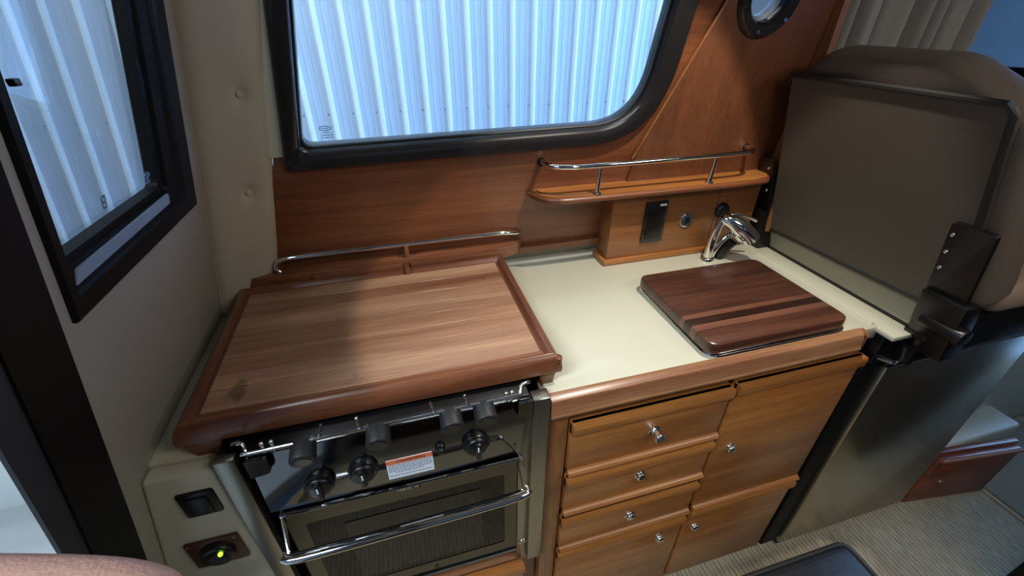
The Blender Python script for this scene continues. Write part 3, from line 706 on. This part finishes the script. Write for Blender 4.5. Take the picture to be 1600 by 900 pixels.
# ------------------------------------------------------------------ fridge
fr = thing('fridge', (1.23, .7, 0), 'black fridge with a stainless steel door under the helm seat', 'fridge')
link('body', box(.948, 1.50, .500, .98, .02, .795, .004), 'black', fr)
link('side_seal', box(.948, 1.008, .478, .502, .03, .80, .004), 'blackpaint', fr)
link('top_trim', cat(box(1.005, 1.505, .468, .505, .765, .845, .004), box(.948, 1.02, .470, .52, .79, .8675, .003)), 'black', fr)
link('door', box(1.012, 1.522, .468, .500, .025, .765, .003), 'fridgesteel', fr)
link('door_edge', cat(box(1.010, 1.526, .474, .500, .012, .026, .002), box(1.520, 1.527, .470, .500, .02, .775, .001)), 'black', fr)
link('hinge', cat(tube([(.955, .470, .812), (.985, .458, .800), (1.0, .458, .796)], .005, 8), sphere((1.0, .457, .796), .006, seg=10)), 'chrome', fr)
link('latch_pin', cyl((1.06, .470, .822), (1.06, .462, .822), .004, seg=12), 'chrome', fr)

# ------------------------------------------------------------------ helm seat
se = thing('helm_seat', (1.2, .65, .85), 'brown vinyl helm seat seen from behind with black hinges, at the end of the counter', 'seat')
link('seat_base', cat(box(1.008, 1.50, .448, .885, .846, .945, .006)), 'tan', se)
link('base_gap_shade', box(1.004, 1.02, .44, .88, .80, .884), 'black', se)  # black box in place of the dark gap between counter and seat
link('side_arm', box(1.02, 1.52, .412, .446, .846, .942, .008), 'black', se, label='black swivel bracket')
# back plane: v along height from bottom, u along y
B0 = Vector((.998, 0, .935)); BV = Vector((-.094, 0, .378)).normalized(); BN = BV.cross(Vector((0, 1, 0))).normalized()
if BN.x > 0: BN = -BN     # pointing aft, to the camera
def bk(u, v, d=0): return B0 + Vector((0, u, 0)) + BV*v + BN*d
cov = rpoly([(.412, .02, .03), (.868, .0, .02), (.858, .404, .012), (.447, .402, .03)], 6)
cu_out = rpoly([(.385, .03, .03), (.880, .005, .03), (.866, .400, .015), (.800, .448, .05), (.570, .446, .10), (.425, .372, .04)], 8)
cu_in = [(.64+(a-.64)*.9, .22+(c-.22)*.9) for a, c in cu_out]
b = nb(); L = []
for t, d in ((.90, -.004), (.955, -.008), (.985, -.018), (1.0, -.034), (1.003, -.055), (.99, -.08), (.96, -.098), (.86, -.112)):
    L.append([b.verts.new(bk(.64+(a-.64)*t, .22+(c-.22)*t, d)) for a, c in cu_out])
for A, B in zip(L, L[1:]):
    for i in range(len(A)): j = (i+1) % len(A); b.faces.new((A[i], A[j], B[j], B[i]))
b.faces.new(L[0]); b.faces.new(L[-1][::-1]); bmesh.ops.recalc_face_normals(b, faces=b.faces[:])
link('back_cushion', b, 'cush', se)
link('back_cover', slab(bk, cov, -.006, .006), 'seat', se)
link('piping', tube([bk(u, v, .005) for u, v in [(.868, .39), (.858, .404), (.65, .404), (.46, .402), (.4475, .385), (.437, .25), (.425, .12)]], .006, 8), 'piping', se)
link('piping', tube([bk(u, v, .004) for u, v in [(.868, .004), (.64, .010), (.43, .02)]], .005, 8), 'piping', se)
link('seat_cushion', cat(box(1.06, 1.50, .39, .86, .945, 1.015, .03, 4)), 'seatlight', se)
# hinges
def hinge(y, w_, v0, v1, lbl):
    h = link('hinge', cat(slab(bk, rpoly([(y, v0, .004), (y+w_, v0, .004), (y+w_, v1, .006), (y, v1, .006)], 3), .006, .016)), 'black', se)
    return h
h1 = hinge(.872, .042, -.03, .205, '')
link('hinge_foot', hexa([(.965, .862, .8805), (1.012, .862, .8805), (1.012, .93, .8805), (.965, .93, .8805)], [(.955, .875, .985), (.985, .875, .985), (.985, .925, .985), (.955, .925, .985)], .004), 'black', se)
for v in (.180, .149, .118):
    p = bk(.884, v, .016); link('hinge_screw', sphere(p, .0042, seg=10), 'chrome', se)
h2 = hinge(.398, .066, -.02, .205, '')
for v in (.183, .148, .113):
    p = bk(.456, v, .016); link('hinge_screw', sphere(p, .0042, seg=10), 'chrome', se)
link('hinge_foot', hexa([(1.0, .395, .846), (1.06, .395, .846), (1.06, .47, .846), (1.0, .47, .846)], [(.955, .385, .99), (1.0, .385, .99), (1.0, .465, .99), (.955, .465, .99)], .006), 'black', se)
link('hinge_knuckle', cat(cyl((.985, .375, .925), (.985, .45, .925), .018, seg=20, bev=.003), cyl((.998, .425, .885), (.998, .47, .885), .013, seg=18, bev=.003)), 'black', se)

# ------------------------------------------------------------------ curtain
b = nb(); NX = 150; rows = []
for j in range(15):
    t = j/14; z = 1.16+(1.95-1.16)*t; r = []
    for i in range(NX+1):
        s = i/NX; x = 1.01+s*.475*(1+.02*t)
        ph = s*44+1.1*math.sin(s*9)+.35*math.sin(s*21+t*2)
        y = .925+.030*math.sin(ph)+.007*math.sin(ph*2.3+1)
        r.append(b.verts.new((x+.006*math.cos(ph), y, z)))
    rows.append(r)
for A, B in zip(rows, rows[1:]):
    for i in range(NX): b.faces.new((A[i], A[i+1], B[i+1], B[i]))
cur = link('curtain', b, 'curtain', label='grey-beige gathered curtain hanging behind the helm seat', cat_='curtain')
md = cur.modifiers.new('thickness', 'SOLIDIFY'); md.thickness = .0015
link('curtain_rod', tube([(1.07, .945, 1.955), (1.52, .945, 1.955)], .006, 8), 'chrome', label='thin rod carrying the curtain above the helm seat', cat_='rod')

# ------------------------------------------------------------------ forward lower mouldings and hatch
link('trim_5', cat(box(1.53, 3.2, .62, 1.02, 0, .70, .03, 3), box(1.53, 2.1, .525, .64, .0, .172, .012, 3), box(1.528, 3.2, .60, 1.02, .70, .76, .02, 3)), 'cream2', kind='structure', label='cream moulded berth front and step to the right of the fridge')
ht = thing('floor_hatch', (1.7, .47, 0), 'reddish wood hatch board standing on the floor right of the fridge', 'hatch')
link('board', hexa([(1.548, .472, 0.001), (1.868, .430, 0.001), (1.873, .447, 0.001), (1.552, .492, 0.001)], [(1.622, .486, .186), (1.948, .446, .186), (1.951, .463, .186), (1.625, .504, .186)], .003), 'hatch', ht)
link('frame', hexa([(1.535, .492, 0.001), (1.868, .450, 0.001), (1.871, .47, 0.001), (1.538, .512, 0.001)], [(1.588, .508, .200), (1.955, .466, .200), (1.958, .485, .200), (1.590, .526, .200)], .003), 'hatch', ht)
link('top_lip', tube([(1.620, .482, .186), (1.948, .442, .186)], .007, 8), 'nose', ht)
link('hatch_latch', cat(cyl((1.664, .473, .085), (1.663, .462, .084), .012, .011, 20, .001)), plain('dull_brass', '8C6A50', .4, .6), ht)
link('trim_6', box(1.876, 1.884, -1.0, .43, .0, .006, .001), 'cream', kind='structure', label='pale strip between floor panels')
link('trim_7', box(1.886, 3.2, .28, .60, .0, .012, .002), plain('floor_edge', '7E7868', .8, vary=.05), kind='structure', label='dull floor step in the far right corner')

# ------------------------------------------------------------------ soft black case on the floor
bg_ = thing('black_case', (.8, .15, 0), 'black soft case standing on the carpet in front of the fridge', 'bag')
b = box(.62, .990, -.02, .342, .0, .30, .028, 4)
link('body', b, 'bag', bg_)
link('top_panel', box(.645, .962, .005, .318, .297, .306, .004, 2), 'bag', bg_)
link('rim_piping', tube([(u, v, .296) for u, v in rpoly([(.628, -.01, .03), (.982, -.01, .03), (.982, .335, .03), (.628, .335, .03)], 5)], .006, 8, closed=True), 'piping', bg_)

# ------------------------------------------------------------------ settee opposite (behind the camera, seen in reflections)
stt = thing('settee', (.5, -1.2, 0), 'navy settee on the opposite side of the cabin', 'sofa')
link('base', box(-.25, 1.7, -1.5, -.85, 0, .40, .01), 'dark', stt)
link('seat_cushion', box(-.25, 1.7, -1.5, -.82, .40, .52, .03, 3), 'navy', stt)
link('back_cushion', box(-.25, 1.7, -1.5, -1.36, .52, .98, .03, 3), 'navy', stt)

bn = thing('reflection_block', (2.4, -.6, 0), 'unseen dark block with a cushion, added to darken the fridge door reflection', 'reflection_block')  # out of view; added so the upper fridge door reflects something dark
link('base', box(1.52, 3.1, -.80, .20, 0, .42, .01), 'reflblock', bn)
link('seat_cushion', box(1.50, 3.1, -.80, .215, .42, .52, .02, 3), 'reflblock', bn)

# ------------------------------------------------------------------ outside: cockpit side and shed
link('cockpit_side', cat(box(-3.2, -.62, 1.02, 1.10, .25, .66, .02), box(-3.2, -.62, .98, 1.2, .64, .68, .015)), 'cockpit', label='white gelcoat cockpit side seen low through the open door', cat_='cockpit')
link('trim_8', box(-3.2, -.58, -1.5, 1.1, .20, .30), 'cockpitfloor', kind='structure', label='grey cockpit floor outside the door')
RIB = .1907
def shed_sheet(name, u0, u1, fn, ribmat, sheetmat, label, phase=0, z0=-1.5, z1=5.5, mh=.004):
    t = thing(name, tuple(fn((u0+u1)/2, z0, 0)), label, 'shed wall')
    link('sheet', slab(fn, [(u0, z0), (u1, z0), (u1, z1), (u0, z1)], -.02, 0), sheetmat, t, smooth=False)
    n0 = math.ceil((u0-phase)/RIB); n1 = math.floor((u1-phase)/RIB)
    proto = None; minor = nb(); scr = nb()
    for k in range(n0, n1+1):
        u = phase+k*RIB
        if proto is None:
            proto = link('rib', slab(lambda p, q, d=0: fn(u+p, d, q), [(-.024, 0), (-.010, .026), (.010, .026), (.024, 0)], z0, z1), ribmat, t, smooth=False); pu = u
        else:
            c = proto.copy(); COL.objects.link(c); c.parent = t; c.location = Vector(fn(u, 0, 0))-Vector(fn(pu, 0, 0))
        for q in (.36, .64):
            uu = u+RIB*q
            if uu < u1-.02: merge(minor, slab(lambda p, qq, d=0: fn(uu+p, d, qq), [(-.012, 0), (-.005, mh), (.005, mh), (.012, 0)], z0, z1))
        s_ = fn(u-.036, .766, .003); merge(scr, sphere(s_, .006, seg=8))
    link('minor_ribs', minor, sheetmat, t, smooth=False); link('screws', scr, 'seam', t)
    return t
shed_sheet('shed_wall', -1.15, 3.4, lambda u, v, d=0: Vector((u, 4.0-d, v)), 'rib', 'shed', 'white ribbed metal shed wall outside the big window', phase=.1845-.195)
shed_sheet('shed_wall', -4.6, -.9, lambda u, v, d=0: Vector((u+.14*(v-1.5), 4.06-d, v)), 'rib', 'shed', 'white ribbed metal shed wall outside the aft window', phase=-2.043, mh=.0018)
f5 = lambda u, v, d=0: Vector((5.0-d, u, v))
t = thing('shed_end_wall', (5, 1, -1.5), 'blue-lit panelled shed wall seen through the windscreen', 'shed wall')
link('sheet', slab(f5, [(-4, -1.5), (4.1, -1.5), (4.1, 5.5), (-4, 5.5)], -.02, 0), 'shedblue', t, smooth=False)
proto = None
for k in range(28):
    u = 3.9-k*.155
    if proto is None: proto = link('seam', slab(f5, [(u, -1.5), (u+.012, -1.5), (u+.012, 5.5), (u, 5.5)], 0, .004), 'seam', t, smooth=False)
    else:
        c = proto.copy(); COL.objects.link(c); c.parent = t; c.location = Vector((0, u-3.9, 0))
link('trim_11', box(-6, 7, -6, 4.2, 5.5, 5.6), 'char', kind='structure', label='unseen dark shed roof, added to keep the blue sky light out')  # roof out of view, added to cut the blue world light
link('trim_9', box(-5, 6, -5, 4.1, -1.6, -1.5), 'concrete', kind='structure', label='concrete shed floor')

# ------------------------------------------------------------------ photographer's hand, finger tip near the lens
def skin_obj(name, verts, edges, radii, mat, parent):
    L = ORG[parent.name]; me = bpy.data.meshes.new(name)
    me.from_pydata([tuple(Vector(v)-L) for v in verts], edges, []); me.materials.append(M[mat])
    o = bpy.data.objects.new(name, me); COL.objects.link(o); o.parent = parent; ORG[o.name] = L
    md = o.modifiers.new('skin', 'SKIN'); md.use_smooth_shade = True
    for i, r in enumerate(radii): me.skin_vertices[0].data[i].radius = (r, r)
    me.skin_vertices[0].data[0].use_root = True
    s = o.modifiers.new('sub', 'SUBSURF'); s.levels = 2; s.render_levels = 2
    return o

pw = thing('person_hand', (-.21, .04, 1.25), 'pink fingertip of the person holding the camera, blurring in at the lower left corner', 'hand')
V = []; E_ = []; R_ = []
def add(p, r, par=None):
    V.append(p); R_.append(r)
    if par is not None: E_.append((par, len(V)-1))
    return len(V)-1
wr = add((-.195, .050, 1.262), .026)
fo = add((-.225, .010, 1.190), .030, wr)
pa = add((-.170, .066, 1.292), .026, wr)
def finger(pts, rr, root):
    k = root
    for p, r in zip(pts, rr): k = add(p, r, k)
finger([(-.1334, .0748, 1.3285), (-.1023, .0700, 1.3290), (-.0768, .0628, 1.3295), (-.0630, .0590, 1.3285), (-.0545, .0562, 1.3260)], (.0115, .0100, .0096, .0092, .0066), pa)
finger([(-.140, .080, 1.303), (-.104, .084, 1.301), (-.084, .070, 1.299), (-.094, .058, 1.298)], (.0110, .0098, .0090, .0075), pa)
finger([(-.148, .080, 1.279), (-.113, .084, 1.276), (-.095, .070, 1.274), (-.105, .058, 1.273)], (.0108, .0096, .0088, .0072), pa)
finger([(-.160, .072, 1.258), (-.130, .078, 1.252), (-.115, .066, 1.250), (-.122, .056, 1.249)], (.0098, .0084, .0076, .0064), pa)
finger([(-.165, .040, 1.290), (-.140, .026, 1.298), (-.118, .030, 1.303)], (.0140, .0110, .0085), wr)
skin_obj('hand', V, E_, R_, 'skin', pw)
link('fingernail', sphere((-.0555, .0510, 1.3275), .0055, (1.1, .35, .9), 12), 'nail', pw)
